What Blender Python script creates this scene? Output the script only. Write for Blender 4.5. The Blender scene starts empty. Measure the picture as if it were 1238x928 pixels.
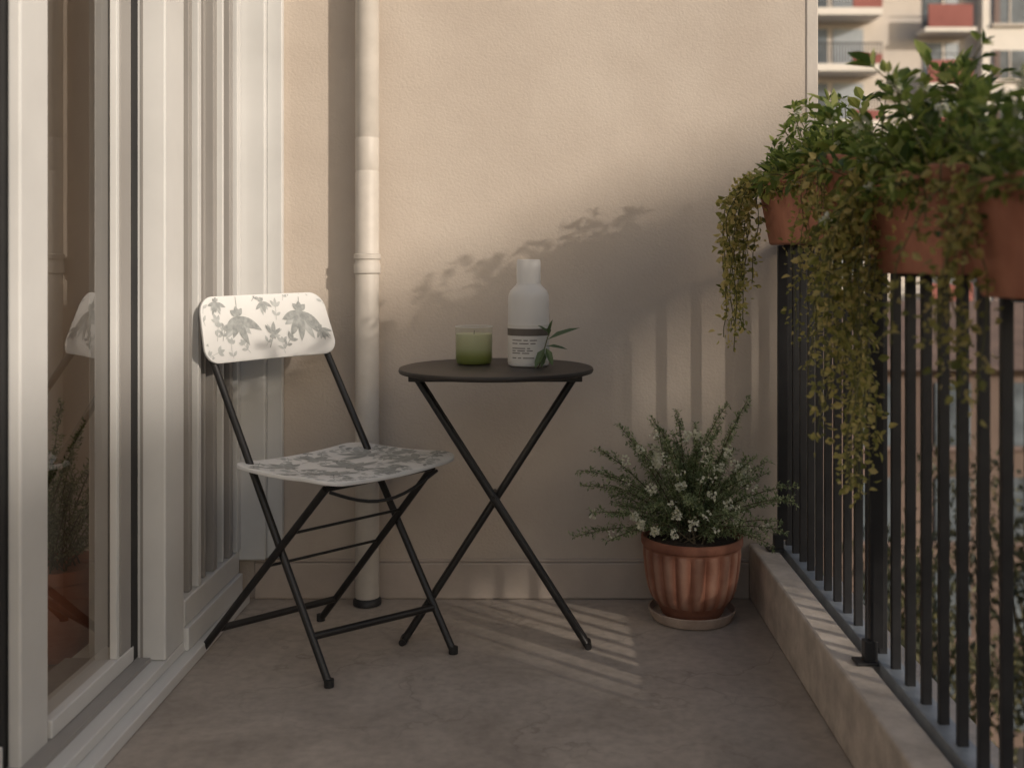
import bpy, math, random
from mathutils import Vector, Matrix
random.seed(7)
V=Vector
scene=bpy.context.scene
scene.view_settings.view_transform='Standard'
scene.view_settings.look='None'
scene.view_settings.exposure=0

# ---------------------------------------------------------------- materials
def newmat(name):
    m=bpy.data.materials.new(name); m.use_nodes=True
    nt=m.node_tree; b=nt.nodes['Principled BSDF']
    return m,nt,b
def surf(name,c1,c2,scale=8,rough=.6,bump=.1,bscale=60,metal=0,detail=6,bdist=.002,spec=.5):
    m,nt,b=newmat(name); N=nt.nodes; L=nt.links
    tc=N.new('ShaderNodeTexCoord')
    n=N.new('ShaderNodeTexNoise'); n.inputs['Scale'].default_value=scale; n.inputs['Detail'].default_value=detail; n.inputs['Roughness'].default_value=.6
    L.new(tc.outputs['Object'],n.inputs['Vector'])
    r=N.new('ShaderNodeValToRGB'); r.color_ramp.elements[0].position=.35; r.color_ramp.elements[1].position=.65
    r.color_ramp.elements[0].color=(*c1,1); r.color_ramp.elements[1].color=(*c2,1)
    L.new(n.outputs['Fac'],r.inputs['Fac']); L.new(r.outputs['Color'],b.inputs['Base Color'])
    b.inputs['Roughness'].default_value=rough; b.inputs['Metallic'].default_value=metal
    b.inputs['Specular IOR Level'].default_value=spec
    if bump>0:
        n2=N.new('ShaderNodeTexNoise'); n2.inputs['Scale'].default_value=bscale; n2.inputs['Detail'].default_value=4
        L.new(tc.outputs['Object'],n2.inputs['Vector'])
        bp=N.new('ShaderNodeBump'); bp.inputs['Strength'].default_value=bump; bp.inputs['Distance'].default_value=bdist
        L.new(n2.outputs['Fac'],bp.inputs['Height']); L.new(bp.outputs['Normal'],b.inputs['Normal'])
    return m
def leafmat(name,cols,trans=.35,rough=.5):
    m,nt,b=newmat(name); N=nt.nodes; L=nt.links
    g=N.new('ShaderNodeNewGeometry'); r=N.new('ShaderNodeValToRGB')
    cr=r.color_ramp
    while len(cr.elements)<len(cols): cr.elements.new(.5)
    for i,c in enumerate(cols):
        cr.elements[i].position=i/(len(cols)-1); cr.elements[i].color=(*c,1)
    L.new(g.outputs['Random Per Island'],r.inputs['Fac'])
    L.new(r.outputs['Color'],b.inputs['Base Color']); b.inputs['Roughness'].default_value=rough
    t=N.new('ShaderNodeBsdfTranslucent'); L.new(r.outputs['Color'],t.inputs['Color'])
    mx=N.new('ShaderNodeMixShader'); mx.inputs['Fac'].default_value=trans
    L.new(b.outputs[0],mx.inputs[1]); L.new(t.outputs[0],mx.inputs[2])
    L.new(mx.outputs[0],N['Material Output'].inputs['Surface'])
    return m

M={}
M['stucco']=surf('stucco',(.51,.44,.375),(.57,.50,.43),scale=3,rough=.9,bump=.5,bscale=150,bdist=.003,spec=.2)
M['stucco_trim']=surf('stucco_trim',(.54,.49,.44),(.60,.55,.49),scale=5,rough=.85,bump=.3,bscale=120)
M['skirt']=surf('skirting',(.42,.36,.31),(.50,.43,.375),scale=6,rough=.8,bump=.3,bscale=90)
M['curb']=surf('curb_concrete',(.42,.37,.32),(.62,.55,.48),scale=14,rough=.85,bump=.5,bscale=70,bdist=.003)
M['upvc']=surf('door_frame_paint',(.58,.58,.57),(.65,.65,.64),scale=3,rough=.38,bump=.03,bscale=30)
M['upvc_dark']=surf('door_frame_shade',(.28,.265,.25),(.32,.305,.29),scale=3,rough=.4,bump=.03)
M['gasket']=surf('gasket_rubber',(.012,.012,.013),(.02,.02,.02),rough=.6,bump=0)
M['pipe']=surf('pipe_paint',(.50,.46,.41),(.59,.545,.49),scale=9,rough=.5,bump=.15,bscale=25)
M['black']=surf('black_powdercoat',(.009,.0085,.0085),(.015,.014,.014),scale=20,rough=.38,bump=.08,bscale=400)
M['tabletop']=surf('table_top_paint',(.018,.014,.012),(.028,.022,.019),scale=12,rough=.5,bump=.1,bscale=200)
M['rail']=surf('railing_steel',(.016,.016,.018),(.026,.026,.028),scale=15,rough=.45,bump=.1,bscale=200)
M['channel']=surf('galvanised_channel',(.22,.25,.29),(.32,.36,.40),scale=18,rough=.45,bump=.1,metal=.2)
M['white']=surf('chair_vinyl',(.68,.68,.67),(.73,.73,.72),scale=5,rough=.5,bump=.1,bscale=500,bdist=.0005)
M['print']=surf('chair_print',(.25,.265,.26),(.40,.415,.41),scale=70,rough=.55,bump=0)
M['print_light']=surf('chair_print_light',(.38,.40,.395),(.50,.515,.51),scale=70,rough=.55,bump=0)
M['terracotta_box']=surf('terracotta_box',(.34,.13,.08),(.48,.21,.135),scale=9,rough=.8,bump=.3,bscale=80)
M['soil']=surf('soil',(.02,.014,.01),(.05,.035,.025),scale=60,rough=1,bump=1,bscale=80,bdist=.01)
M['saucer']=surf('saucer_clay',(.38,.29,.23),(.52,.41,.34),scale=20,rough=.85,bump=.3,bscale=80)
M['stem']=surf('stem',(.09,.10,.04),(.16,.15,.06),rough=.7,bump=0)
M['wood']=surf('stem_woody',(.08,.07,.04),(.14,.11,.07),rough=.8,bump=0)
M['shrub']=leafmat('shrub_leaf',[(.11,.16,.075),(.20,.26,.12),(.32,.38,.20),(.50,.55,.34)],.42)
M['flower']=leafmat('flower_petal',[(.66,.67,.50),(.84,.83,.72)],.35)
M['broad']=leafmat('broad_leaf',[(.06,.105,.028),(.15,.22,.05),(.28,.35,.085),(.48,.51,.17)],.5,.4)
M['vine']=leafmat('vine_leaf',[(.15,.17,.045),(.32,.32,.09),(.52,.46,.16),(.68,.57,.25)],.5)
M['sprig']=leafmat('sprig_leaf',[(.05,.085,.035),(.10,.15,.06)],.2)
M['facade']=surf('facade_render',(.50,.46,.42),(.60,.55,.50),scale=.3,rough=.9,bump=0)
M['facade_white']=surf('facade_white',(.66,.63,.58),(.76,.72,.67),scale=.3,rough=.9,bump=0)
M['red']=surf('balcony_red_panel',(.22,.062,.052),(.29,.092,.078),scale=.5,rough=.7,bump=0)
M['maroon']=surf('dark_render',(.10,.07,.06),(.17,.125,.105),scale=.25,rough=.9,bump=0)
M['maroon2']=surf('dark_trim',(.15,.11,.10),(.20,.15,.14),scale=.4,rough=.9,bump=0)
M['winglass']=surf('distant_window',(.05,.06,.07),(.16,.19,.22),scale=.6,rough=.15,bump=0)
M['roof']=surf('roof_tiles',(.10,.07,.06),(.16,.11,.09),scale=1.5,rough=.9,bump=0)
M['ground']=surf('asphalt_ground',(.045,.045,.045),(.07,.068,.065),scale=.3,rough=.9,bump=0)
M['crown']=leafmat('tree_leaf',[(.03,.035,.015),(.07,.07,.03),(.12,.11,.05)],.3)
M['room']=surf('room_wall_paint',(.60,.53,.46),(.66,.59,.52),scale=3,rough=.9,bump=0)
M['roomfloor']=surf('room_floor',(.18,.12,.085),(.26,.18,.13),scale=6,rough=.5,bump=0)
M['curtain']=surf('curtain_cloth',(.40,.355,.31),(.48,.43,.38),scale=20,rough=.9,bump=.2,bscale=300)

PX,PY=.398,2.865
RIB=20
def potmat():
    m,nt,b=newmat('terracotta_pot'); N=nt.nodes; L=nt.links
    tc=N.new('ShaderNodeTexCoord'); n=N.new('ShaderNodeTexNoise'); n.inputs['Scale'].default_value=14; n.inputs['Detail'].default_value=8
    L.new(tc.outputs['Object'],n.inputs['Vector'])
    r=N.new('ShaderNodeValToRGB'); e=r.color_ramp.elements
    e[0].position=.3; e[0].color=(.20,.075,.045,1); e[1].position=.7; e[1].color=(.35,.155,.10,1)
    L.new(n.outputs['Fac'],r.inputs['Fac'])
    s=N.new('ShaderNodeSeparateXYZ'); L.new(tc.outputs['Object'],s.inputs[0])
    def math_(op,a,b_=None):
        q=N.new('ShaderNodeMath'); q.operation=op
        if isinstance(a,(int,float)): q.inputs[0].default_value=a
        else: L.new(a,q.inputs[0])
        if b_ is not None:
            if isinstance(b_,(int,float)): q.inputs[1].default_value=b_
            else: L.new(b_,q.inputs[1])
        return q.outputs[0]
    dx=math_('SUBTRACT',s.outputs[0],PX); dy=math_('SUBTRACT',s.outputs[1],PY)
    an=math_('ARCTAN2',dy,dx); cs=math_('COSINE',math_('MULTIPLY',an,RIB))
    k=math_('ADD',math_('MULTIPLY',cs,.5),.35)
    k=math_('MULTIPLY',k,math_('LESS_THAN',s.outputs[2],.196)); k=math_('MULTIPLY',k,math_('GREATER_THAN',s.outputs[2],.05))
    k=math_('MULTIPLY',k,math_('MULTIPLY',n.outputs['Fac'],1.5))
    mx=N.new('ShaderNodeMix'); mx.data_type='RGBA'; mx.clamp_factor=True
    L.new(k,mx.inputs[0]); L.new(r.outputs['Color'],mx.inputs[6]); mx.inputs[7].default_value=(.44,.27,.20,1)
    L.new(mx.outputs[2],b.inputs['Base Color'])
    b.inputs['Roughness'].default_value=.8
    bp=N.new('ShaderNodeBump'); bp.inputs['Strength'].default_value=.4; bp.inputs['Distance'].default_value=.003
    n2=N.new('ShaderNodeTexNoise'); n2.inputs['Scale'].default_value=90; L.new(tc.outputs['Object'],n2.inputs['Vector'])
    L.new(n2.outputs['Fac'],bp.inputs['Height']); L.new(bp.outputs['Normal'],b.inputs['Normal'])
    return m
M['pot']=potmat()
def floormat():
    m,nt,b=newmat('balcony_floor_screed'); N=nt.nodes; L=nt.links
    tc=N.new('ShaderNodeTexCoord')
    n=N.new('ShaderNodeTexNoise'); n.inputs['Scale'].default_value=4; n.inputs['Detail'].default_value=10; n.inputs['Roughness'].default_value=.65; n.inputs['Distortion'].default_value=.6
    L.new(tc.outputs['Object'],n.inputs['Vector'])
    r=N.new('ShaderNodeValToRGB'); e=r.color_ramp.elements
    e[0].position=.3; e[0].color=(.34,.295,.255,1); e[1].position=.72; e[1].color=(.54,.475,.415,1)
    L.new(n.outputs['Fac'],r.inputs['Fac'])
    v=N.new('ShaderNodeTexVoronoi'); v.feature='DISTANCE_TO_EDGE'; v.inputs['Scale'].default_value=2.6
    nd=N.new('ShaderNodeTexNoise'); nd.inputs['Scale'].default_value=5; nd.inputs['Detail'].default_value=7
    L.new(tc.outputs['Object'],nd.inputs['Vector'])
    ad=N.new('ShaderNodeVectorMath'); ad.operation='MULTIPLY_ADD'; L.new(nd.outputs['Color'],ad.inputs[0]); ad.inputs[1].default_value=(.7,.7,.7); L.new(tc.outputs['Object'],ad.inputs[2])
    L.new(ad.outputs[0],v.inputs['Vector'])
    r2=N.new('ShaderNodeValToRGB'); r2.color_ramp.elements[0].color=(.6,.58,.56,1); r2.color_ramp.elements[1].position=.03; r2.color_ramp.elements[1].color=(1,1,1,1)
    L.new(v.outputs['Distance'],r2.inputs['Fac'])
    n3=N.new('ShaderNodeTexNoise'); n3.inputs['Scale'].default_value=40; n3.inputs['Detail'].default_value=7; L.new(tc.outputs['Object'],n3.inputs['Vector'])
    r3=N.new('ShaderNodeValToRGB'); r3.color_ramp.elements[0].position=.3; r3.color_ramp.elements[0].color=(.78,.78,.78,1); r3.color_ramp.elements[1].position=.62; r3.color_ramp.elements[1].color=(1,1,1,1)
    L.new(n3.outputs['Fac'],r3.inputs['Fac'])
    mx=N.new('ShaderNodeMix'); mx.data_type='RGBA'; mx.blend_type='MULTIPLY'
    n4=N.new('ShaderNodeTexNoise'); n4.inputs['Scale'].default_value=2.2; L.new(tc.outputs['Object'],n4.inputs['Vector'])
    mr4=N.new('ShaderNodeMapRange'); mr4.inputs[1].default_value=.4; mr4.inputs[2].default_value=.65; mr4.inputs[3].default_value=.1; mr4.inputs[4].default_value=.7; L.new(n4.outputs['Fac'],mr4.inputs[0]); L.new(mr4.outputs[0],mx.inputs[0])
    L.new(r.outputs['Color'],mx.inputs[6]); L.new(r2.outputs['Color'],mx.inputs[7])
    mx2=N.new('ShaderNodeMix'); mx2.data_type='RGBA'; mx2.blend_type='MULTIPLY'; mx2.inputs[0].default_value=.8
    L.new(mx.outputs[2],mx2.inputs[6]); L.new(r3.outputs['Color'],mx2.inputs[7])
    L.new(mx2.outputs[2],b.inputs['Base Color'])
    mr=N.new('ShaderNodeMapRange'); mr.inputs[3].default_value=.33; mr.inputs[4].default_value=.58; L.new(n.outputs['Fac'],mr.inputs[0]); L.new(mr.outputs[0],b.inputs['Roughness'])
    bp=N.new('ShaderNodeBump'); bp.inputs['Strength'].default_value=.3; bp.inputs['Distance'].default_value=.002
    L.new(n3.outputs['Fac'],bp.inputs['Height']); L.new(bp.outputs['Normal'],b.inputs['Normal'])
    return m
M['floor']=floormat()
def thin_glass(name,tint,base,power,gain):
    m,nt,b=newmat(name); N=nt.nodes; L=nt.links
    g=N.new('ShaderNodeBsdfGlossy'); g.inputs['Roughness'].default_value=.015
    t=N.new('ShaderNodeBsdfTransparent'); t.inputs[0].default_value=(*tint,1)
    lw=N.new('ShaderNodeLayerWeight'); lw.inputs[0].default_value=.5
    p=N.new('ShaderNodeMath'); p.operation='POWER'; p.inputs[1].default_value=power; L.new(lw.outputs['Facing'],p.inputs[0])
    q=N.new('ShaderNodeMath'); q.operation='MULTIPLY_ADD'; q.inputs[1].default_value=gain; q.inputs[2].default_value=base; L.new(p.outputs[0],q.inputs[0])
    mx=N.new('ShaderNodeMixShader'); L.new(q.outputs[0],mx.inputs[0]); L.new(t.outputs[0],mx.inputs[1]); L.new(g.outputs[0],mx.inputs[2])
    L.new(mx.outputs[0],N['Material Output'].inputs['Surface'])
    return m
M['pane']=thin_glass('door_glass',(.80,.78,.75),.20,2.5,.42)
M['glass']=thin_glass('clear_glass',(.96,.98,.94),.03,4,.5)
def waxmat():
    m,nt,b=newmat('candle_wax'); N=nt.nodes; L=nt.links
    tc=N.new('ShaderNodeTexCoord'); s=N.new('ShaderNodeSeparateXYZ'); L.new(tc.outputs['Generated'],s.inputs[0])
    r=N.new('ShaderNodeValToRGB'); cr=r.color_ramp
    cr.elements[0].position=.05; cr.elements[0].color=(.14,.165,.04,1)
    cr.elements[1].position=1; cr.elements[1].color=(.60,.59,.42,1)
    e=cr.elements.new(.25); e.color=(.25,.28,.085,1); e=cr.elements.new(.5); e.color=(.47,.48,.29,1)
    L.new(s.outputs[2],r.inputs[0]); L.new(r.outputs[0],b.inputs['Base Color']); b.inputs['Roughness'].default_value=.5
    t=N.new('ShaderNodeBsdfTranslucent'); L.new(r.outputs[0],t.inputs[0])
    mx=N.new('ShaderNodeMixShader'); mx.inputs[0].default_value=.25
    L.new(b.outputs[0],mx.inputs[1]); L.new(t.outputs[0],mx.inputs[2]); L.new(mx.outputs[0],N['Material Output'].inputs[0])
    return m
M['wax']=waxmat()
def milky(name,c,tr,rough):
    m,nt,b=newmat(name); N=nt.nodes; L=nt.links
    b.inputs['Base Color'].default_value=(*c,1); b.inputs['Roughness'].default_value=rough
    t=N.new('ShaderNodeBsdfTranslucent'); t.inputs[0].default_value=(*c,1)
    mx=N.new('ShaderNodeMixShader'); mx.inputs[0].default_value=tr
    L.new(b.outputs[0],mx.inputs[1]); L.new(t.outputs[0],mx.inputs[2]); L.new(mx.outputs[0],N['Material Output'].inputs[0])
    return m
M['milky']=milky('frosted_bottle',(.80,.79,.77),.35,.3)
M['cap']=milky('bottle_cap',(.90,.89,.87),.3,.4)
M['label']=surf('label_paper',(.56,.54,.50),(.62,.60,.56),rough=.7,bump=0)
M['labelband']=surf('label_band',(.09,.075,.06),(.12,.10,.085),rough=.7,bump=0)
M['ink']=surf('label_ink',(.10,.09,.08),(.14,.12,.11),rough=.7,bump=0)

# ---------------------------------------------------------------- helpers
def empty(name,loc=(0,0,0)):
    o=bpy.data.objects.new(name,None); o.location=loc; o.empty_display_size=.1
    scene.collection.objects.link(o); return o
def addmesh(name,verts,faces,mat,parent=None,smooth=False,bevel=0,solid=0):
    me=bpy.data.meshes.new(name); me.from_pydata([tuple(v) for v in verts],[],faces); me.update()
    me.materials.append(mat)
    if smooth:
        for p in me.polygons: p.use_smooth=True
    o=bpy.data.objects.new(name,me); scene.collection.objects.link(o)
    if parent:
        o.parent=parent; o.matrix_parent_inverse=Matrix.Translation(-parent.location)
    if bevel:
        md=o.modifiers.new('b','BEVEL'); md.width=bevel; md.segments=2; md.limit_method='ANGLE'
    return o
def box(name,x0,x1,y0,y1,z0,z1,mat,parent=None,bevel=0):
    v=[(x0,y0,z0),(x1,y0,z0),(x1,y1,z0),(x0,y1,z0),(x0,y0,z1),(x1,y0,z1),(x1,y1,z1),(x0,y1,z1)]
    f=[(0,3,2,1),(4,5,6,7),(0,1,5,4),(1,2,6,5),(2,3,7,6),(3,0,4,7)]
    return addmesh(name,v,f,mat,parent,False,bevel)
class MB:
    def __init__(s): s.v=[]; s.f=[]
    def box(s,x0,x1,y0,y1,z0,z1):
        b=len(s.v)
        s.v+=[(x0,y0,z0),(x1,y0,z0),(x1,y1,z0),(x0,y1,z0),(x0,y0,z1),(x1,y0,z1),(x1,y1,z1),(x0,y1,z1)]
        s.f+=[tuple(b+i for i in q) for q in [(0,3,2,1),(4,5,6,7),(0,1,5,4),(1,2,6,5),(2,3,7,6),(3,0,4,7)]]
    def tube(s,pts,r,n=8,cap=True):
        pts=[V(p) for p in pts]; rr=r if isinstance(r,(list,tuple)) else [r]*len(pts)
        b=len(s.v); prev=None
        for i,p in enumerate(pts):
            d=(pts[min(i+1,len(pts)-1)]-pts[max(i-1,0)]).normalized()
            if prev is None:
                a=d.cross(V((0,0,1)))
                if a.length<.05: a=d.cross(V((0,1,0)))
                a.normalize()
            else:
                a=(prev-d*prev.dot(d)).normalized()
            prev=a; c=d.cross(a)
            for k in range(n):
                t=2*math.pi*k/n; s.v.append(p+(a*math.cos(t)+c*math.sin(t))*rr[i])
        for i in range(len(pts)-1):
            for k in range(n):
                k2=(k+1)%n
                s.f.append((b+i*n+k,b+i*n+k2,b+(i+1)*n+k2,b+(i+1)*n+k))
        if cap:
            s.f.append(tuple(b+k for k in reversed(range(n)))); e=b+(len(pts)-1)*n
            s.f.append(tuple(e+k for k in range(n)))
    def leaf(s,p,d,up,L,W,fold=.25):
        d=d.normalized(); sd=d.cross(up)
        if sd.length<.01: sd=V((1,0,0))
        sd.normalize(); n=sd.cross(d); b=len(s.v)
        curl=n*(-.12*L)
        s.v+=[p, p+d*L*.35+sd*W*.5+n*W*fold, p+d*L*.72+sd*W*.36+n*W*fold*.6+curl*.4, p+d*L+curl, p+d*L*.72-sd*W*.36+n*W*fold*.6+curl*.4, p+d*L*.35-sd*W*.5+n*W*fold]
        s.f+=[(b,b+1,b+2,b+3),(b,b+3,b+4,b+5)]
    def make(s,name,mat,parent=None,smooth=False,bevel=0):
        return addmesh(name,s.v,s.f,mat,parent,smooth,bevel)
def tube(name,pts,r,mat,parent=None,n=14):
    m=MB(); m.tube(pts,r,n); o=m.make(name,mat,parent,True)
    md=o.modifiers.new('e','EDGE_SPLIT'); md.split_angle=math.radians(50); return o
def lathe(name,prof,cx,cy,mat,parent=None,n=64,flute=None,split=45):
    v=[];f=[]
    for (r,z) in prof:
        for k in range(n):
            t=2*math.pi*k/n; rr=r
            if flute: rr=r*flute(t,z)
            v.append((cx+rr*math.cos(t),cy+rr*math.sin(t),z))
    for i in range(len(prof)-1):
        for k in range(n):
            k2=(k+1)%n; f.append((i*n+k,i*n+k2,(i+1)*n+k2,(i+1)*n+k))
    f.append(tuple(reversed(range(n)))); f.append(tuple((len(prof)-1)*n+k for k in range(n)))
    o=addmesh(name,v,f,mat,parent,True)
    md=o.modifiers.new('e','EDGE_SPLIT'); md.split_angle=math.radians(split)
    return o
def rv(): return V((random.gauss(0,1),random.gauss(0,1),random.gauss(0,1))).normalized()

# ---------------------------------------------------------------- balcony shell
WY=3.036
box('balcony_floor',-1.06,.9,-1.6,WY+.2,-.20,0,M['floor'])
w=empty('end_wall',(0,WY,0))
box('stucco_panel',-3.0,.752,WY,WY+.25,-.2,2.9,M['stucco'],w)
box('corner_bead',.752,.786,WY-.004,WY+.25,-.2,2.9,M['stucco_trim'],w,.003)
box('skirting',-.839,.585,WY-.016,WY,0.001,.104,M['skirt'],w,.004)
box('skirting_lip',-.839,.585,WY-.010,WY,0.1045,.113,M['skirt'],w,.003)
box('balcony_curb',.586,.655,-1.6,WY-.001,.001,.158,M['curb'],None,.006)
# room behind the glass
rm=empty('living_room',(-2,1,0))
box('room_ceiling',-3.0,-.87,-1.6,WY-.001,2.62,2.8,M['stucco_trim'],rm)
box('room_floor',-2.7,-1.061,-1.6,WY-.001,-.2,-.002,M['roomfloor'],rm)
box('room_back_wall',-3.0,-2.701,-1.6,WY-.001,-.2,2.619,M['room'],rm)
box('room_end_wall',-2.70,-1.12,WY-.06,WY-.002,0,2.619,M['room'],rm)
box('room_skirting',-2.70,-1.12,WY-.075,WY-.061,0,.09,M['roomfloor'],rm)
box('room_near_wall',-2.70,-.9,-1.7,-1.601,-.2,2.619,M['room'],rm)

# ---------------------------------------------------------------- sliding door
d=empty('sliding_glass_door',(-.95,2.0,0))
box('threshold',-1.1,-.842,-1.5,2.99,.001,.028,M['upvc'],d,.003)
box('track_outer',-1.1,-.872,-1.5,2.55,.029,.052,M['upvc'],d,.003)
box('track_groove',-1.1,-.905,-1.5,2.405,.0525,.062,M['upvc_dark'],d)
box('leaf_bottom_rail',-1.0,-.935,1.99,2.385,.0625,.098,M['upvc'],d,.003)
def pane(name,x,y0,y1,z0,z1):
    addmesh(name,[(x,y0,z0),(x,y1,z0),(x,y1,z1),(x,y0,z1)],[(0,1,2,3)],M['pane'],d)
pane('pane',-.955,1.985,2.315,.095,2.5)
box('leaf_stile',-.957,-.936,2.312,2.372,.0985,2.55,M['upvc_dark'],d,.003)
box('leaf_stile_lip',-.954,-.938,2.296,2.311,.0985,2.55,M['upvc'],d,.002)
box('gasket_strip',-.99,-.936,2.373,2.409,.0635,2.55,M['gasket'],d)
box('mullion',-1.05,-.873,2.41,2.535,.053,2.6,M['upvc'],d,.004)
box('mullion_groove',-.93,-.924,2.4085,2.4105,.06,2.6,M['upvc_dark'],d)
box('near_post',-.964,-.94,1.88,1.985,.053,2.6,M['upvc'],d,.004)
box('near_post_back',-1.06,-.9645,1.90,1.985,.053,2.6,M['upvc'],d,.004)
box('near_post_gasket',-1.10,-.9655,1.86,1.899,.053,2.6,M['gasket'],d)
pane('near_pane',-.985,-1.5,1.859,.11,2.5)
box('near_rail',-1.02,-.96,-1.5,1.859,.053,.11,M['upvc'],d,.003)
box('far_bottom_frame',-1.1,-.862,2.536,2.99,.029,.085,M['upvc'],d,.003)
box('far_bottom_rail',-1.1,-.872,2.536,2.99,.086,.150,M['upvc'],d,.004)
pane('far_pane',-.90,2.536,2.99,.15,2.55)
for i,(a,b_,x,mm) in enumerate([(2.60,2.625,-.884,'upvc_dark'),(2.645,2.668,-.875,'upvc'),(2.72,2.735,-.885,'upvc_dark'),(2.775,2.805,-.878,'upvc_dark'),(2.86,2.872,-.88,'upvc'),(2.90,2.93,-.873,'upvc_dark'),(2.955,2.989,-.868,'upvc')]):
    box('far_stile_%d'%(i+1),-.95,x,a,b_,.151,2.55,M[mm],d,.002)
box('wall_jamb',-.95,-.80,2.991,WY-.001,.12,2.6,M['upvc'],d,.004)
box('wall_jamb_lip',-.80,-.756,3.012,WY-.001,.12,2.6,M['upvc'],d,.003)
v=[];f=[]
n=90
for i in range(n+1):
    y=2.5+.48*i/n; x=-1.01+.018*math.sin(i*.62)+.008*math.sin(i*1.7+1)
    v+= [(x,y,.03),(x,y,2.6)]
for i in range(n): f.append((2*i,2*i+2,2*i+3,2*i+1))
addmesh('curtain',v,f,M['curtain'],None,True)

# ---------------------------------------------------------------- downpipe
p=empty('downpipe',(-.506,2.982,0))
cx,cy=-.506,2.975
lathe('pipe',[(.0335,.004),(.0335,1.222),(.0325,1.224),(.0325,1.228),(.0335,1.23),(.0335,1.316),(.0325,1.318),(.0325,1.321),(.0335,1.323),(.0335,2.6)],cx,cy,M['pipe'],p,40)
lathe('collar',[(.0335,.935),(.0375,.938),(.0375,.962),(.0345,.966),(.0345,.975),(.038,.978),(.038,.990),(.0335,.993)],cx,cy,M['pipe'],p,40)
lathe('foot_collar',[(.040,.002),(.040,.014),(.036,.018),(.0335,.022)],cx,cy,M['rail'],p,40)
box('bracket',cx-.012,cx+.012,cy+.03,WY-.001,.94,.985,M['pipe'],p)

# ---------------------------------------------------------------- table
tx,ty=-.125,2.65
t=empty('bistro_table',(tx,ty,0))
lathe('table_top',[(.05,.690),(.236,.690),(.243,.692),(.245,.697),(.243,.703),(.236,.705),(.05,.705)],tx,ty,M['tabletop'],t,96)
for i,(y,) in enumerate([(-.05,),(.05,)]):
    box('support_rail_%d'%(i+1),tx-.215,tx+.215,ty+y-.009,ty+y+.009,.672,.6895,M['black'],t,.002)
for i,o in enumerate([-.011,.011]):
    tube('leg_a_%d'%(i+1),[(-.327,2.642+o,.682),(.106,2.642+o,.004)],.0088,M['black'],t)
    tube('leg_b_%d'%(i+1),[(.078,2.664+o+.024,.682),(-.363,2.64+o+.03,.004)],.0088,M['black'],t)
tube('pivot',[(-.1315,2.615,.378),(-.1315,2.71,.378)],.006,M['black'],t)
for i,(x,y) in enumerate([(.106,2.642),(-.363,2.67)]):
    tube('foot_%d'%(i+1),[(x,y-.022,.0085),(x,y+.022,.0085)],.0085,M['black'],t)

# ---------------------------------------------------------------- bottle
bx,by=-.044,2.665; zt=.7055
b=empty('lotion_bottle',(bx,by,zt))
lathe('body',[(.046,zt),(.0515,zt+.003),(.0525,zt+.012),(.0525,zt+.165),(.0515,zt+.178),(.047,zt+.190),(.038,zt+.199),(.033,zt+.204),(.031,zt+.208)],bx,by,M['milky'],b,64)
lathe('cap',[(.0305,zt+.208),(.0305,zt+.262),(.0295,zt+.268),(.026,zt+.269)],bx,by,M['cap'],b,64)
def strip(name,r,a0,a1,z0,z1,mat):
    v=[];f=[];n=max(2,int((a1-a0)/4))
    for k in range(n+1):
        a=math.radians(a0+(a1-a0)*k/n)
        for z in (z0,z1): v.append((bx+r*math.cos(a),by+r*math.sin(a),z))
    for k in range(n): f.append((2*k,2*k+2,2*k+3,2*k+1))
    return addmesh(name,v,f,mat,b,True)
strip('label',.0530,180,360,zt+.010,zt+.105,M['label'])
strip('label_band',.0534,181,359,zt+.078,zt+.096,M['labelband'])
k=0
for zz,ws in [(.066,(30,12,20)),(.058,(18,26,14)),(.046,(40,8)),(.040,(12,22,16)),(.034,(26,20)),(.022,(14,10,30))]:
    a=222
    for wd in ws:
        k+=1; strip('label_text_%d'%k,.0535,a,a+wd,zt+zz,zt+zz+.0024,M['ink']); a+=wd+5
s=empty('leaf_sprig',(.0,2.61,zt))
mb=MB()
mb.tube([(-.018,2.603,zt+.002),(-.006,2.600,zt+.04),(.004,2.600,zt+.075),(.012,2.602,zt+.095)],.0016,6)
mb.make('stalk',M['stem'],s,True)
mb=MB()
for (px,pz,dx,dy,dz,L,W) in [(.003,.070,.9,.1,.42,.088,.016),(.000,.055,.95,-.2,-.05,.055,.012),(-.002,.050,-.45,-.5,-.75,.060,.020),(.006,.08,.15,-.4,.9,.045,.012),(.0,.05,.35,-.5,-.8,.050,.018),(.008,.085,-.5,-.4,.5,.040,.012),(-.004,.04,-.2,-.4,-.9,.04,.018)]:
    mb.leaf(V((px,2.598,zt+pz)),V((dx,dy,dz)),V((0,-.6,1)),L,W,.2)
mb.make('leaves',M['sprig'],s)

# ---------------------------------------------------------------- candle
gx,gy=-.186,2.715
c=empty('candle_glass',(gx,gy,zt))
v=[];f=[];prof=[(.044,zt+.001),(.0465,zt+.003),(.048,zt+.008),(.048,zt+.0955)]
for r_,z_ in prof:
    for k in range(64):
        a=2*math.pi*k/64; v.append((gx+r_*math.cos(a),gy+r_*math.sin(a),z_))
for i in range(3):
    for k in range(64): f.append((i*64+k,i*64+(k+1)%64,(i+1)*64+(k+1)%64,(i+1)*64+k))
addmesh('glass',v,f,M['glass'],c,True)
pts=[(gx+.0478*math.cos(2*math.pi*k/48),gy+.0478*math.sin(2*math.pi*k/48),zt+.0962) for k in range(49)]
tube('glass_rim',pts,.0011,M['milky'],c,6)
lathe('wax',[(.043,zt+.002),(.0462,zt+.010),(.0465,zt+.078),(.043,zt+.077),(.01,zt+.076)],gx,gy,M['wax'],c,64)
tube('wick',[(gx,gy,zt+.075),(gx+.001,gy,zt+.086)],.001,M['ink'],c,6)

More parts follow.
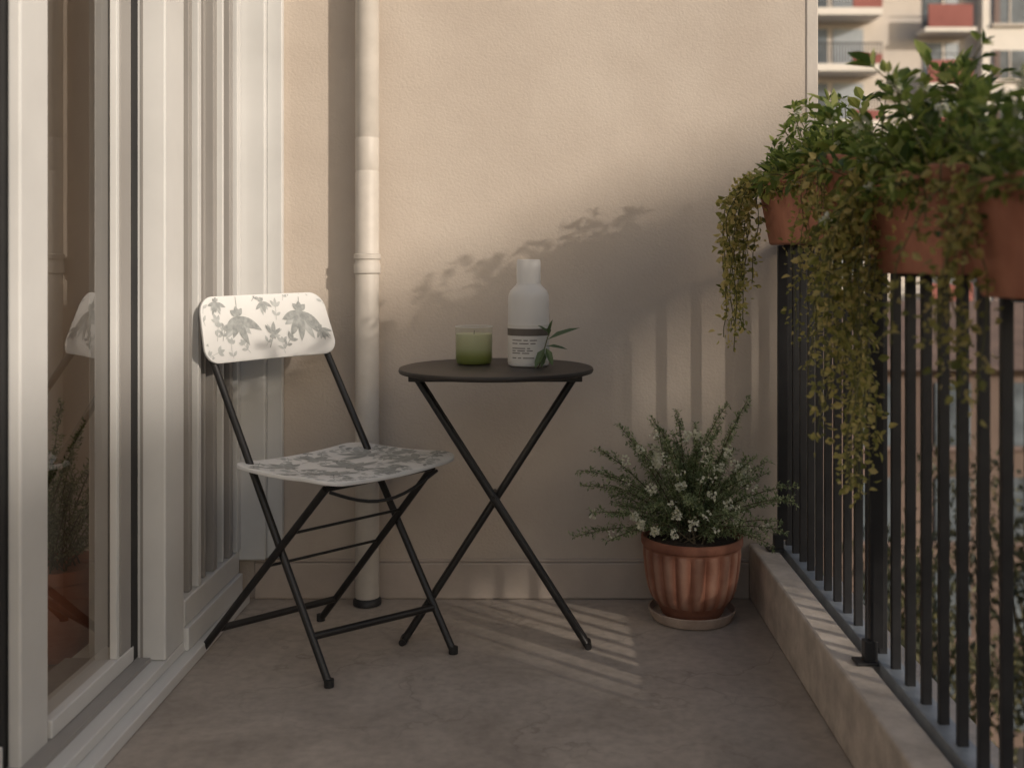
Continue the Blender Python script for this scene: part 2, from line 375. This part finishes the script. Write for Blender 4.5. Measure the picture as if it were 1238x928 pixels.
# ---------------------------------------------------------------- chair
ch=empty('folding_chair',(-.52,2.61,0))
A=V((-.494,2.393,.006));B=V((-.229,2.597,.006));C=V((-.854,2.613,.006));D=V((-.608,2.838,.006))
A1=V((-.838,2.643,.72));A2=V((-.860,2.664,.84));B1=V((-.604,2.896,.72));B2=V((-.640,2.918,.84))
C1=V((-.500,2.385,.452));D1=V((-.285,2.640,.452))
R=.0092
tube('upright_1',[A,A.lerp(A1,.5),A1,A2],R,M['black'],ch)
tube('upright_2',[B,B.lerp(B1,.5),B1,B2],R,M['black'],ch)
tube('rear_leg_1',[C,C1],R,M['black'],ch)
tube('rear_leg_2',[D,D1],R,M['black'],ch)
tube('front_stretcher',[A.lerp(A1,.135),B.lerp(B1,.135)],.0088,M['black'],ch)
tube('rear_stretcher',[C.lerp(C1,.14),D.lerp(D1,.14)],.0088,M['black'],ch)
tube('thin_rod_1',[C.lerp(C1,.74),D.lerp(D1,.74)],.0035,M['black'],ch)
tube('thin_rod_2',[C.lerp(C1,.54),D.lerp(D1,.54)],.0035,M['black'],ch)
pts=[]
for i in range(13):
    u=i/12; q=C1.lerp(D1,u)+V((.012,-.008,-.045*math.sin(math.pi*u)-.006)); pts.append(q)
tube('seat_brace',pts,.004,M['black'],ch)
tube('seat_front_rod',[C1,D1],.007,M['black'],ch)
for i,q in enumerate([A,B,C,D]):
    tube('foot_cap_%d'%(i+1),[q+V((0,0,-.005)),q+V((0,0,.012))],.0115,M['gasket'],ch)
def mkpanel(name,S,wid,hei,rad,thick,parent):
    out=[]
    for cxx,cyy,a0 in [(wid-rad,hei-rad,0),(rad,hei-rad,90),(rad,rad,180),(wid-rad,rad,270)]:
        for k in range(9):
            a=math.radians(a0+90*k/8); out.append((cxx+rad*math.cos(a),cyy+rad*math.sin(a)))
    o2=[]
    for i in range(len(out)):
        a=out[i]; bb=out[(i+1)%len(out)]; L=math.dist(a,bb); n=max(1,int(L/.02))
        for k in range(n): o2.append((a[0]+(bb[0]-a[0])*k/n,a[1]+(bb[1]-a[1])*k/n))
    n=len(o2); v=[];f=[];RN=10
    v.append(S(.5,.5))
    for j in range(1,RN+1):
        for (x,y) in o2:
            v.append(S(.5+(x/wid-.5)*j/RN,.5+(y/hei-.5)*j/RN))
    for k in range(n): f.append((0,1+k,1+(k+1)%n))
    for j in range(RN-1):
        for k in range(n):
            a=1+j*n+k;bb=1+j*n+(k+1)%n; f.append((a,a+n,bb+n,bb))
    o=addmesh(name,v,f,M['white'],parent,True)
    md=o.modifiers.new('s','SOLIDIFY'); md.thickness=thick; md.offset=0
    md=o.modifiers.new('b','BEVEL'); md.width=.0015; md.segments=2; md.limit_method='ANGLE'; md.angle_limit=math.radians(60)
    return o
def bil(a,b,c,d,u,v): return (a*(1-u)+b*u)*(1-v)+(d*(1-u)+c*u)*v
F=V((.8,-.6,0))
def SB(u,v):
    q=bil(V((-.843,2.603,.712)),V((-.573,2.902,.718)),V((-.628,2.925,.885)),V((-.872,2.632,.879)),u,v)
    return q-F*(.016*(1-(2*u-1)**2))
def SS(u,v):
    q=bil(V((-.770,2.540,.460)),V((-.520,2.868,.460)),V((-.212,2.706,.460)),V((-.488,2.340,.460)),u,v)
    return q+V((0,0,-.010*(1-(2*v-1)**2)*1+ .012*(2*u-1)**2 - .012*max(0,(v-.75)/.25)**2+.008))
mkpanel('backrest',SB,.40,.17,.042,.008,ch)
mkpanel('seat',SS,.42,.32,.05,.009,ch)
def decals(name,S,wid,hei,rad,off,parent,nb,seed,fill):
    rnd=random.Random(seed); dv={0:([],[]),1:([],[])}
    def nrm(u,vv):
        e=.01; a=S(u+e,vv)-S(u-e,vv); bb=S(u,vv+e)-S(u,vv-e); return a.cross(bb).normalized()
    sgn=1 if nrm(.5,.5).dot(off)>0 else -1
    def inside(x,y):
        if x<.003 or y<.003 or x>wid-.003 or y>hei-.003: return False
        cx=min(max(x,rad),wid-rad); cy=min(max(y,rad),hei-rad)
        return math.hypot(x-cx,y-cy)<rad-.003 if (x!=cx or y!=cy) else True
    cnt=[0]; lay=[0]
    def put(quads):
        v,f=dv[lay[0]]
        for poly in quads:
            if not all(inside(x,y) for x,y in poly): continue
            b0=len(v)
            for x,y in poly:
                u,w_=x/wid,y/hei
                v.append(S(u,w_)+nrm(u,w_)*sgn*((.0053 if lay[0]==0 else .0048)+.00003*(cnt[0]%11)))
            f.append(tuple(b0+i for i in range(len(poly))))
        cnt[0]+=1
    def petal(x,y,a,L,W,bend=0):
        ss=[0,.08,.18,.3,.42,.54,.65,.75,.85,.93,1]; ww=[.02,.14,.3,.42,.5,.5,.46,.37,.25,.12,.01]
        q=[]
        for i,(s_,w_) in enumerate(zip(ss,ww)):
            an=a+bend*s_; ca,sa=math.cos(an),math.sin(an); j=1+rnd.uniform(-.06,.06)
            q.append(((x+ca*L*s_-sa*W*w_*j,y+sa*L*s_+ca*W*w_*j),(x+ca*L*s_+sa*W*w_,y+sa*L*s_-ca*W*w_)))
        put([(q[i][0],q[i][1],q[i+1][1],q[i+1][0]) for i in range(len(q)-1)])
    def stalk(x,y,a,L,wd=.0014):
        n=6; px,py=x,y; qs=[]
        for i in range(n):
            a+=rnd.uniform(-.15,.15); nx,ny=px+math.cos(a)*L/n,py+math.sin(a)*L/n
            sx,sy=-math.sin(a)*wd/2,math.cos(a)*wd/2
            qs.append([(px-sx,py-sy),(nx-sx,ny-sy),(nx+sx,ny+sy),(px+sx,py+sy)]); px,py=nx,ny
        put(qs); return px,py,a
    for (x,y,sc,dirn) in nb:
        lay[0]=0
        stalk(x,y,dirn+math.pi+rnd.uniform(-.3,.3),.04*sc,.002)
        k=rnd.choice([6,7])
        for i in range(k):
            an=dirn+(i-(k-1)/2)*.36+rnd.uniform(-.05,.05)
            lay[0]=i%3==1
            petal(x,y,an,.038*sc*rnd.uniform(.8,1.15),.011*sc,rnd.uniform(-.25,.25))
        lay[0]=0
        for i in range(3):
            petal(x,y,dirn+math.pi+(i-1)*.8,.014*sc,.008*sc)
    for i in range(fill):
        lay[0]=1 if rnd.random()<.65 else 0
        x,y=rnd.uniform(0,wid),rnd.uniform(0,hei)
        if any(math.hypot(x-X-math.cos(D_)*.018*s_,y-Y-math.sin(D_)*.018*s_)<.026*s_ for X,Y,s_,D_ in nb): continue
        a=rnd.uniform(.6,2.5)
        ex,ey,ea=stalk(x,y,a,rnd.uniform(.025,.045))
        for s_ in (-1,1,0): petal(ex,ey,ea+s_*.75,rnd.uniform(.014,.026),.009)
        petal(x+math.cos(a)*.012,y+math.sin(a)*.012,a+.8,.018,.008); petal(x+math.cos(a)*.012,y+math.sin(a)*.012,a-.8,.018,.008)
    addmesh(name,dv[0][0],dv[0][1],M['print'],parent); addmesh(name+'_light',dv[1][0],dv[1][1],M['print_light'],parent)
dn=-math.pi/2
decals('backrest_print',SB,.40,.17,.042,F,ch,[(.115,.115,1.9,dn+.1),(.315,.12,1.95,dn-.1),(.215,.060,.9,dn+2.8),(.05,.155,.9,dn),(.20,.150,.9,dn+.3),(.365,.07,.8,dn+.4)],3,34)
decals('seat_print',SS,.42,.32,.05,V((0,0,1)),ch,[(.09,.10,1.7,dn),(.2,.19,2.0,dn+.5),(.33,.12,1.8,dn-.4),(.09,.24,1.6,dn+.8),(.33,.26,1.8,dn),(.21,.30,1.3,dn),(.20,.07,1.3,dn+1),(.39,.19,1.3,dn)],5,120)

# ---------------------------------------------------------------- shrubs
def make_shrub(parent,px,py,zb,main,nrand,nflow,sc=1.0,ymax=2.99):
    stems=MB();lv=MB();fw=MB()
    def frond(p0,p1,lift,dens=1.0,thick=.020):
        p0=V(p0);p1=V(p1);mid=p0.lerp(p1,.5)+V((0,0,lift))+rv()*.012
        L=(p1-p0).length; n=max(8,int(L/.012)); pts=[]
        for i in range(n+1):
            u=i/n; pts.append(p0*(1-u)**2+mid*2*u*(1-u)+p1*u*u)
        stems.tube(pts,[.0022*(1-.7*i/n) for i in range(n+1)],5,False)
        for i in range(1,n+1):
            u=i/n; dd=(pts[i]-pts[i-1]).normalized()
            if u<.18: continue
            nb=2 if u<.92 else 1
            for k in range(nb):
                sd=rv(); sd=(sd-dd*sd.dot(dd)).normalized(); bd=(dd*.75+sd).normalized()
                bl=thick*(1.25-u*.75)*random.uniform(.6,1.4)
                m=int(7*dens)
                for j in range(m):
                    q=pts[i]+bd*bl*(j/m)
                    ld=(bd*.7+rv()*.9).normalized()
                    lv.leaf(q,ld,V((0,0,1))+rv()*.5,random.uniform(.007,.013),random.uniform(.003,.005),.15)
            for j in range(3):
                lv.leaf(pts[i],(dd*.8+rv()).normalized(),V((0,0,1))+rv()*.5,random.uniform(.008,.014),.004,.15)
    base=lambda: (px+random.gauss(0,.03*sc),py+random.gauss(0,.03*sc),zb-.015)
    for e in main: frond(base(),e,.05+.02*random.random(),1.0,.028)
    for i in range(nrand):
        a=random.uniform(0,6.28); el=random.uniform(.0,1.45); r=random.uniform(.15,.27)*sc
        e=V((px+r*1.0*math.cos(a)*math.cos(el),py+r*.72*math.sin(a)*math.cos(el),zb+r*1.12*math.sin(el)))
        if e.y>ymax: e.y=ymax
        frond(base(),e,.04,.9,.024)
    stems.make('stems',M['wood'],parent,True); lv.make('foliage',M['shrub'],parent)
    for i in range(nflow):
        a=random.uniform(3.3,6.1) if random.random()<.8 else random.uniform(0,6.28); el=random.uniform(.1,1.25); r=random.uniform(.18,.28)
        q=V((px-.03+r*math.cos(a)*math.cos(el),py+.75*r*math.sin(a)*math.cos(el),zb+r*1.12*math.sin(el)))
        for j in range(random.choice([6,12,22,40])):
            fw.leaf(q+rv()*.011,rv()+V((0,-.3,.5)),rv(),.009,.0075,.2)
    if nflow: fw.make('blossom',M['flower'],parent)
px,py=PX,PY
pp=empty('potted_shrub',(px,py,0))
lathe('saucer',[(.095,.001),(.108,.003),(.117,.022),(.119,.030),(.115,.031),(.108,.014),(.04,.012)],px,py,M['saucer'],pp,64)
def fl(t,z):
    if z>.198 or z<.045: return 1
    k=min(1,(.198-z)/.012,(z-.045)/.012)
    return 1+.042*k*(abs(math.cos(RIB/2*t))**.7-.6)
prof=[(.080,.0145),(.088,.030),(.094,.042),(.099,.048),(.110,.064),(.118,.086),(.124,.115),(.128,.145),(.131,.175),(.132,.200),(.136,.203),(.138,.207),(.138,.223),(.135,.227),(.129,.226),(.125,.215),(.06,.205)]
pf=[]
for i in range(len(prof)-1):
    a,b2=prof[i],prof[i+1]; n=max(1,int(abs(b2[1]-a[1])/.006))
    for k in range(n): pf.append((a[0]+(b2[0]-a[0])*k/n,a[1]+(b2[1]-a[1])*k/n))
pf.append(prof[-1])
lathe('pot',pf,px,py,M['pot'],pp,240,fl,40)
lathe('soil',[(.127,.200),(.127,.214),(.08,.219),(.02,.221)],px,py,M['soil'],pp,32)
main=[(.553,2.86,.60),(.50,2.90,.575),(.47,2.84,.53),(.355,2.86,.56),(.40,2.82,.53),(.29,2.88,.54),(.20,2.84,.525),(.235,2.80,.485),(.14,2.86,.46),(.09,2.82,.41),(.10,2.86,.36),(.12,2.76,.31),(.075,2.80,.235),(.16,2.74,.24),(.655,2.74,.385),(.63,2.70,.36),(.66,2.80,.33),(.62,2.72,.27),(.58,2.70,.24),(.60,2.84,.43),(.52,2.95,.5),(.31,2.74,.50),(.43,2.72,.46),(.36,2.68,.36),(.26,2.68,.34),(.50,2.67,.31),(.545,2.78,.40),(.24,2.92,.47),(.17,2.93,.38)]
make_shrub(pp,px,py,.23,main,58,50)
hp=empty('indoor_plant',(-1.20,2.60,0))
lathe('pot',[(.075,.0),(.085,.01),(.10,.19),(.106,.195),(.106,.225),(.098,.225),(.09,.21)],-1.20,2.60,M['terracotta_box'],hp,40)
make_shrub(hp,-1.20,2.60,.23,[(-1.2,2.6,.62),(-1.12,2.55,.58),(-1.28,2.62,.58),(-1.1,2.6,.5),(-1.07,2.5,.42),(-1.3,2.6,.45)],34,0,1.05,2.9)

# ---------------------------------------------------------------- railing
r=empty('balcony_railing',(.69,1.5,0))
box('bottom_channel',.668,.712,-1.5,WY-.004,.135,.166,M['channel'],r,.002)
box('top_rail',.672,.708,-1.5,WY-.004,1.015,1.035,M['rail'],r,.003)
mb=MB(); y=2.985; i=0
while y>-1.5:
    mb.box(.681,.699,y-.0065,y+.0065,.160,1.0155); y-=.083
mb.make('balusters',M['rail'],r,False,.0015)
mb=MB()
for y in (2.955,2.12,1.25,.4,-.5):
    mb.box(.640,.667,y-.011,y+.011,.159,.205); mb.box(.652,.680,y-.008,y+.008,.19,1.015); mb.box(.622,.666,y-.02,y+.02,.1585,.1645)
mb.make('posts',M['rail'],r,False,.0015)

# ---------------------------------------------------------------- flower boxes
def trough(name,x0,x1,y0,y1,z0,z1,seed):
    random.seed(seed)
    e=empty(name,((x0+x1)/2,(y0+y1)/2,z0))
    tp=.026
    def ring(ins,z,tpf): 
        return [(x0+ins+tp*tpf,y0+ins+tp*tpf,z),(x1-ins-tp*tpf,y0+ins+tp*tpf,z),(x1-ins-tp*tpf,y1-ins-tp*tpf,z),(x0+ins+tp*tpf,y1-ins-tp*tpf,z)]
    rings=[ring(0,z0,1),ring(0,z1-.028,.15),ring(-.006,z1-.026,0),ring(-.006,z1,0),ring(.008,z1,0),ring(.012,z1-.03,.2)]
    v=[];f=[]
    for q in rings: v+=q
    for i in range(len(rings)-1):
        for k in range(4): f.append((i*4+k,i*4+(k+1)%4,i*4+4+(k+1)%4,i*4+4+k))
    f.append((3,2,1,0))
    addmesh('box',v,f,M['terracotta_box'],e,False,.005)
    s0=ring(.013,z1-.025,.2); addmesh('soil',s0,[(0,1,2,3)],M['soil'],e)
    mb=MB()
    for yy in (y0+.08,y1-.08):
        mb.box(x0+.05,x1-.02,yy-.008,yy+.008,z0-.006,z0-.0005)
        mb.box(x1-.02,x1-.004,yy-.008,yy+.008,z0-.006,z1-.02)
    mb.make('bracket',M['rail'],e)
    return e
def grow(e,x0,x1,y0,y1,z1,nst,hmax,leafL,tall=0):
    st=MB(); lf=MB(); fl_=MB()
    for i in range(nst+tall):
        p0=V((random.uniform(x0+.02,x1-.02),random.uniform(y0,y1),z1-.03))
        side=random.choice([-1,-1,0,1])
        dirv=V((side*random.uniform(.2,1)+random.gauss(0,.3),random.gauss(0,.45),random.uniform(.3,1.2))).normalized()
        L=hmax*random.uniform(.4,1.0)
        if i>=nst:
            L=hmax*random.uniform(1.05,1.35); dirv=V((random.uniform(-.7,.3),random.uniform(-.5,.5),1)).normalized()
        n=9; q=p0.copy(); pts=[q.copy()]; dd=dirv.copy()
        for k in range(n):
            dd=(dd+V((0,0,-.10*(1.2-abs(dirv.z))))+rv()*.12).normalized(); q=q+dd*L/n; pts.append(q.copy())
        st.tube(pts,[.0020*(1-.06*k) for k in range(len(pts))],5,False)
        ls=leafL*random.choice([.5,.65,.8,1,1.1])
        for k in range(2,len(pts)):
            for j in range(4 if ls<leafL*.7 else 3):
                s_=rv(); s_=(s_-dd*s_.dot(dd)*.7+V((0,0,.35))).normalized()
                l=ls*random.uniform(.55,1.2)
                q0=pts[k]+s_*.008
                lf.leaf(q0,(s_+dd*.5+V((0,0,-.15))),V((0,0,1))+rv()*.4,l,l*random.uniform(.42,.65),.2)
        for j in range(3):
            lf.leaf(pts[-1],dd+rv()*.7,V((0,0,1))+rv()*.4,ls*.8,ls*.35,.2)
        if random.random()<.28:
            for j in range(10): fl_.leaf(pts[-1]+rv()*.007,rv()+V((-.3,-.3,.4)),rv(),.011,.010,.2)
    st.make('stems',M['stem'],e,True); lf.make('foliage',M['broad'],e); fl_.make('blossom',M['flower'],e)
def vines(e,lst):
    st=MB(); lf=MB()
    for (sx,sy,sz,L,ox,oy) in lst:
        q=V((sx,sy,sz)); dd=V((ox,oy,.45)); n=max(8,int(L/.014)); pts=[q.copy()]
        wob=random.uniform(0,6); am=random.uniform(.03,.13)
        for k in range(n):
            dd=(dd*.80+V((am*math.sin(wob+k*.3),am*math.cos(wob+k*.27),-.30))+rv()*.15)
            q=q+dd.normalized()*L/n
            if q.x>.66 and q.z<sz-.04: q.x=.66
            pts.append(q.copy())
        st.tube(pts,.0012,4,False)
        ls=random.choice([.75,1,1.3])
        for k in range(1,len(pts)):
            if random.random()<.12: continue
            for j in range(random.choice([2,3,4,5])):
                s_=rv(); s_=(s_+V((0,0,-.3))).normalized(); l=random.uniform(.009,.019)*ls*(1-.3*k/len(pts))
                lf.leaf(pts[k]+rv()*.005+s_*random.uniform(0,.024),s_,rv(),l*1.2,l*.8,.2)
    st.make('vine_stems',M['stem'],e,True); lf.make('vine_foliage',M['vine'],e)
def R_(a,b): return random.uniform(a,b)
e1=trough('flower_box',.555,.735,2.06,2.76,1.012,1.178,11)
grow(e1,.555,.735,2.10,2.74,1.178,80,.15,.036,14)
L1=[(.56,R_(2.66,2.76),1.18,R_(.22,.48),R_(-1.7,-.6),R_(-.2,.5)) for i in range(17)]
L1+=[(.57,R_(2.3,2.6),1.18,R_(.04,.09),-.4,R_(-.3,.1)) for i in range(7)]
L1+=[(.565,R_(2.06,2.16),1.18,R_(.2,.52),R_(-.5,-.1),R_(-.6,.2)) for i in range(9)]
vines(e1,L1)
e2=trough('flower_box',.590,.770,1.60,2.00,.945,1.115,12)
grow(e2,.59,.77,1.62,1.98,1.115,72,.18,.036,14)
L2=[(.60,R_(1.86,2.0),1.115,R_(.15,.48),R_(-.9,-.1),R_(-.4,.4)) for i in range(14)]
L2+=[(.60,R_(1.88,2.0),1.115,R_(.52,.66),R_(-.5,-.1),R_(-.2,.3)) for i in range(9)]
L2+=[(.60,R_(1.60,1.85),1.115,R_(.05,.13),R_(-.3,-.1),R_(-.2,.2)) for i in range(7)]
L2+=[(R_(.6,.70),1.60,1.115,R_(.05,.14),0,R_(-.5,-.2)) for i in range(4)]
vines(e2,L2)
e3=trough('flower_box',.600,.780,1.14,1.54,.915,1.080,13)
grow(e3,.60,.78,1.18,1.52,1.08,56,.15,.030,8)
L3=[(.61,R_(1.42,1.54),1.08,R_(.18,.34),R_(-.5,-.1),R_(-.2,.3)) for i in range(7)]
vines(e3,L3)

# ---------------------------------------------------------------- surroundings
GZ=-12.8
addmesh('ground',[(-600,-600,GZ),(600,-600,GZ),(600,600,GZ),(-600,600,GZ)],[(0,1,2,3)],M['ground'])
box('house_facade',-12,-3.01,-20,WY+.25,GZ,2.619,M['stucco'])
box('house_base',-3.0,.55,-20,WY+.25,GZ,-.21,M['stucco'])
ab=empty('added_sun_blocker',(24,60,GZ))
box('walls',8,60,56,70,GZ,24,M['facade'],ab)
wb=MB();rb=MB();sl=MB();fr=MB();dk=MB();cu=MB()
for s_ in range(0,12):
    z=GZ+2.9*s_
    rb.box(19.9,22.2,54.6,54.75,z,z+1.2); sl.box(19.7,22.4,54.6,55.99,z-.22,z-.002)
    wb.box(20.1,22.0,55.93,55.99,z+.1,z+2.35); fr.box(21.1,21.2,55.88,55.929,z+.1,z+2.35)
    cu.box(21.25,21.9,55.85,55.92,z+.1,z+2.3)
    dk.box(19.9,22.2,54.62,54.68,z+1.50,z+1.55)
    z+=1.0
    sl.box(12.6,17.4,54.3,55.99,z-.42,z-.05); wb.box(13.2,15.0,55.93,55.99,z+.05,z+2.1); cu.box(15.3,16.9,55.93,55.99,z+.1,z+2.1)
    rb.box(15.9,17.4,54.3,54.4,z-.04,z+.45)
    for k in range(32): dk.box(12.7+.15*k,12.74+.15*k,54.32,54.36,z,z+1.0)
    dk.box(12.6,17.4,54.3,54.38,z+1.0,z+1.05)
    for x in (34,39,44,49,54): wb.box(x,x+2,55.93,55.99,z+.8,z+2.0); sl.box(x-.2,x+2.2,55.8,55.99,z+.62,z+.78)
wb.make('windows',M['winglass'],ab);rb.make('red_parapets',M['red'],ab);sl.make('slabs',M['facade_white'],ab);fr.make('frames',M['facade_white'],ab);dk.make('railings',M['rail'],ab);cu.make('blinds',M['channel'],ab)
ab2=empty('added_sun_blocker',(28,55.5,GZ))
box('walls',22.95,33,55.2,55.99,GZ,21,M['facade_white'],ab2)
wb=MB();fr=MB();rb=MB()
for s_ in range(0,11):
    z=GZ+2.9*s_-.6
    for x in (22.6,26.2,29.6):
        wb.box(x+.9,x+2.6,55.13,55.19,z+.9,z+2.4); fr.box(x+.8,x+2.7,55.0,55.19,z+.75,z+.89); fr.box(x+1.7,x+1.78,55.08,55.129,z+.9,z+2.4)
        rb.box(x+.9,x+1.2,55.05,55.125,z+.9,z+2.4)
wb.make('windows',M['winglass'],ab2);fr.make('sills',M['facade'],ab2);rb.make('shutters',M['maroon2'],ab2)
hb=empty('terraced_house',(16,31,GZ))
box('walls',4,40,30,38,GZ,-2.0,M['maroon'],hb)
addmesh('roof',[(3.6,29.5,-2.0),(40.4,29.5,-2.0),(40.4,38.5,-2.0),(3.6,38.5,-2.0),(3.6,34,-.2),(40.4,34,-.2)],[(0,1,5,4),(2,3,4,5),(0,4,3),(1,2,5),(0,3,2,1)],M['roof'],hb)
wb=MB();fr=MB()
for s_ in range(4):
    z=GZ+2.7*s_
    for k in range(17):
        x=4.8+2.1*k
        wb.box(x,x+1.0,29.93,29.99,z+.5,z+2.3); fr.box(x-.1,x+1.1,29.86,29.99,z+.38,z+.49)
wb.make('windows',M['winglass'],hb);fr.make('lintels',M['maroon2'],hb)
def tree(x,y,h,rad,seed):
    rnd=random.Random(seed); e=empty('street_tree',(x,y,GZ))
    tr=MB(); tr.tube([(x,y,GZ),(x+.1,y,GZ+h*.4),(x,y+.1,GZ+h*.8)],[.22,.16,.06],8)
    lf=MB(); cl=[]
    for i in range(16):
        a=rnd.uniform(0,6.28); r_=rad*rnd.uniform(.1,.8); c_=V((x+r_*math.cos(a),y+r_*math.sin(a),GZ+h*rnd.uniform(.5,.98)))
        tr.tube([(x,y,GZ+h*.42),tuple(V((x,y,GZ+h*.5)).lerp(c_,.5)),tuple(c_)],[.09,.05,.02],5); cl.append(c_)
    for c_ in cl:
        for j in range(190):
            d_=V((rnd.gauss(0,1),rnd.gauss(0,1),rnd.gauss(0,1)))*rad*.22
            q=c_+d_; lf.leaf(q,V((rnd.gauss(0,1),rnd.gauss(0,1),rnd.gauss(0,1))),V((rnd.gauss(0,1),0,1)),.22,.14,.2)
    tr.make('trunk',M['wood'],e,True); lf.make('crown',M['crown'],e)
tree(6.5,20,8,2.3,1); tree(11,23,9,2.6,2)
# unseen sun blocker, added; its slots shape the light on wall and floor
SX=12.0; sa=1.0; sbb=.85; sc=.424
sun_block=empty('added_sun_blocker',(SX,-10,GZ))
mb=MB()
ZR=1.06+sc*SX
mb.box(SX,SX+.25,-30,-7.84,GZ,ZR)
mb.box(SX,SX+.25,-7.84,-7.12,GZ,4.93); mb.box(SX,SX+.25,-7.84,-7.12,5.20,ZR)
mb.box(SX,SX+.25,-7.12,-7.04,GZ,ZR)
mb.box(SX,SX+.25,-7.04,-6.74,GZ,5.42); mb.box(SX,SX+.25,-7.04,-6.74,5.78,ZR)
mb.box(SX,SX+.25,-6.74,2,GZ,ZR)
mb.box(SX+.251,SX+8,-30,-29.7,GZ,ZR-.4); mb.box(SX+.251,SX+8,1.7,2,GZ,ZR-.4); mb.box(SX+8.001,SX+8.3,-30,2,GZ,ZR-1.2)
mb.make('walls',M['facade'],sun_block)
wb=MB()
for s_ in range(6):
    for k in range(9): wb.box(SX-.06,SX-.005,-28+3.2*k,-26.6+3.2*k,GZ+2.9*s_+.8,GZ+2.9*s_+2.2)
wb.make('windows',M['winglass'],sun_block)

# ---------------------------------------------------------------- light
sun=bpy.data.lights.new('sun','SUN'); sun.energy=3.1; sun.angle=math.radians(1.0); sun.color=(1,.88,.75)
so=bpy.data.objects.new('sun',sun); scene.collection.objects.link(so)
so.rotation_euler=V((-sa,sbb,-sc)).to_track_quat('-Z','Y').to_euler()
wd=bpy.data.worlds.new('World'); scene.world=wd; wd.use_nodes=True
nt=wd.node_tree; sk=nt.nodes.new('ShaderNodeTexSky'); sk.sky_type='NISHITA'; sk.sun_disc=False
sk.sun_elevation=math.atan2(sc,math.hypot(sa,sbb)); sk.sun_rotation=math.atan2(sa,-sbb)
sk.dust_density=3.0; sk.ozone_density=.5
bg=nt.nodes['Background']; bg.inputs['Strength'].default_value=.13; nt.links.new(sk.outputs[0],bg.inputs['Color'])

# ---------------------------------------------------------------- camera
cam=bpy.data.cameras.new('camera'); co=bpy.data.objects.new('camera',cam); scene.collection.objects.link(co)
co.location=(0,0,.961); co.rotation_euler=(math.pi/2,0,0)
cam.sensor_width=36; cam.lens=36*1270/1238; cam.shift_x=-41/1238; cam.shift_y=-144/1238
cam.clip_end=2000; cam.clip_start=.05
cam.dof.use_dof=True; cam.dof.focus_distance=2.68; cam.dof.aperture_fstop=2.8
scene.camera=co
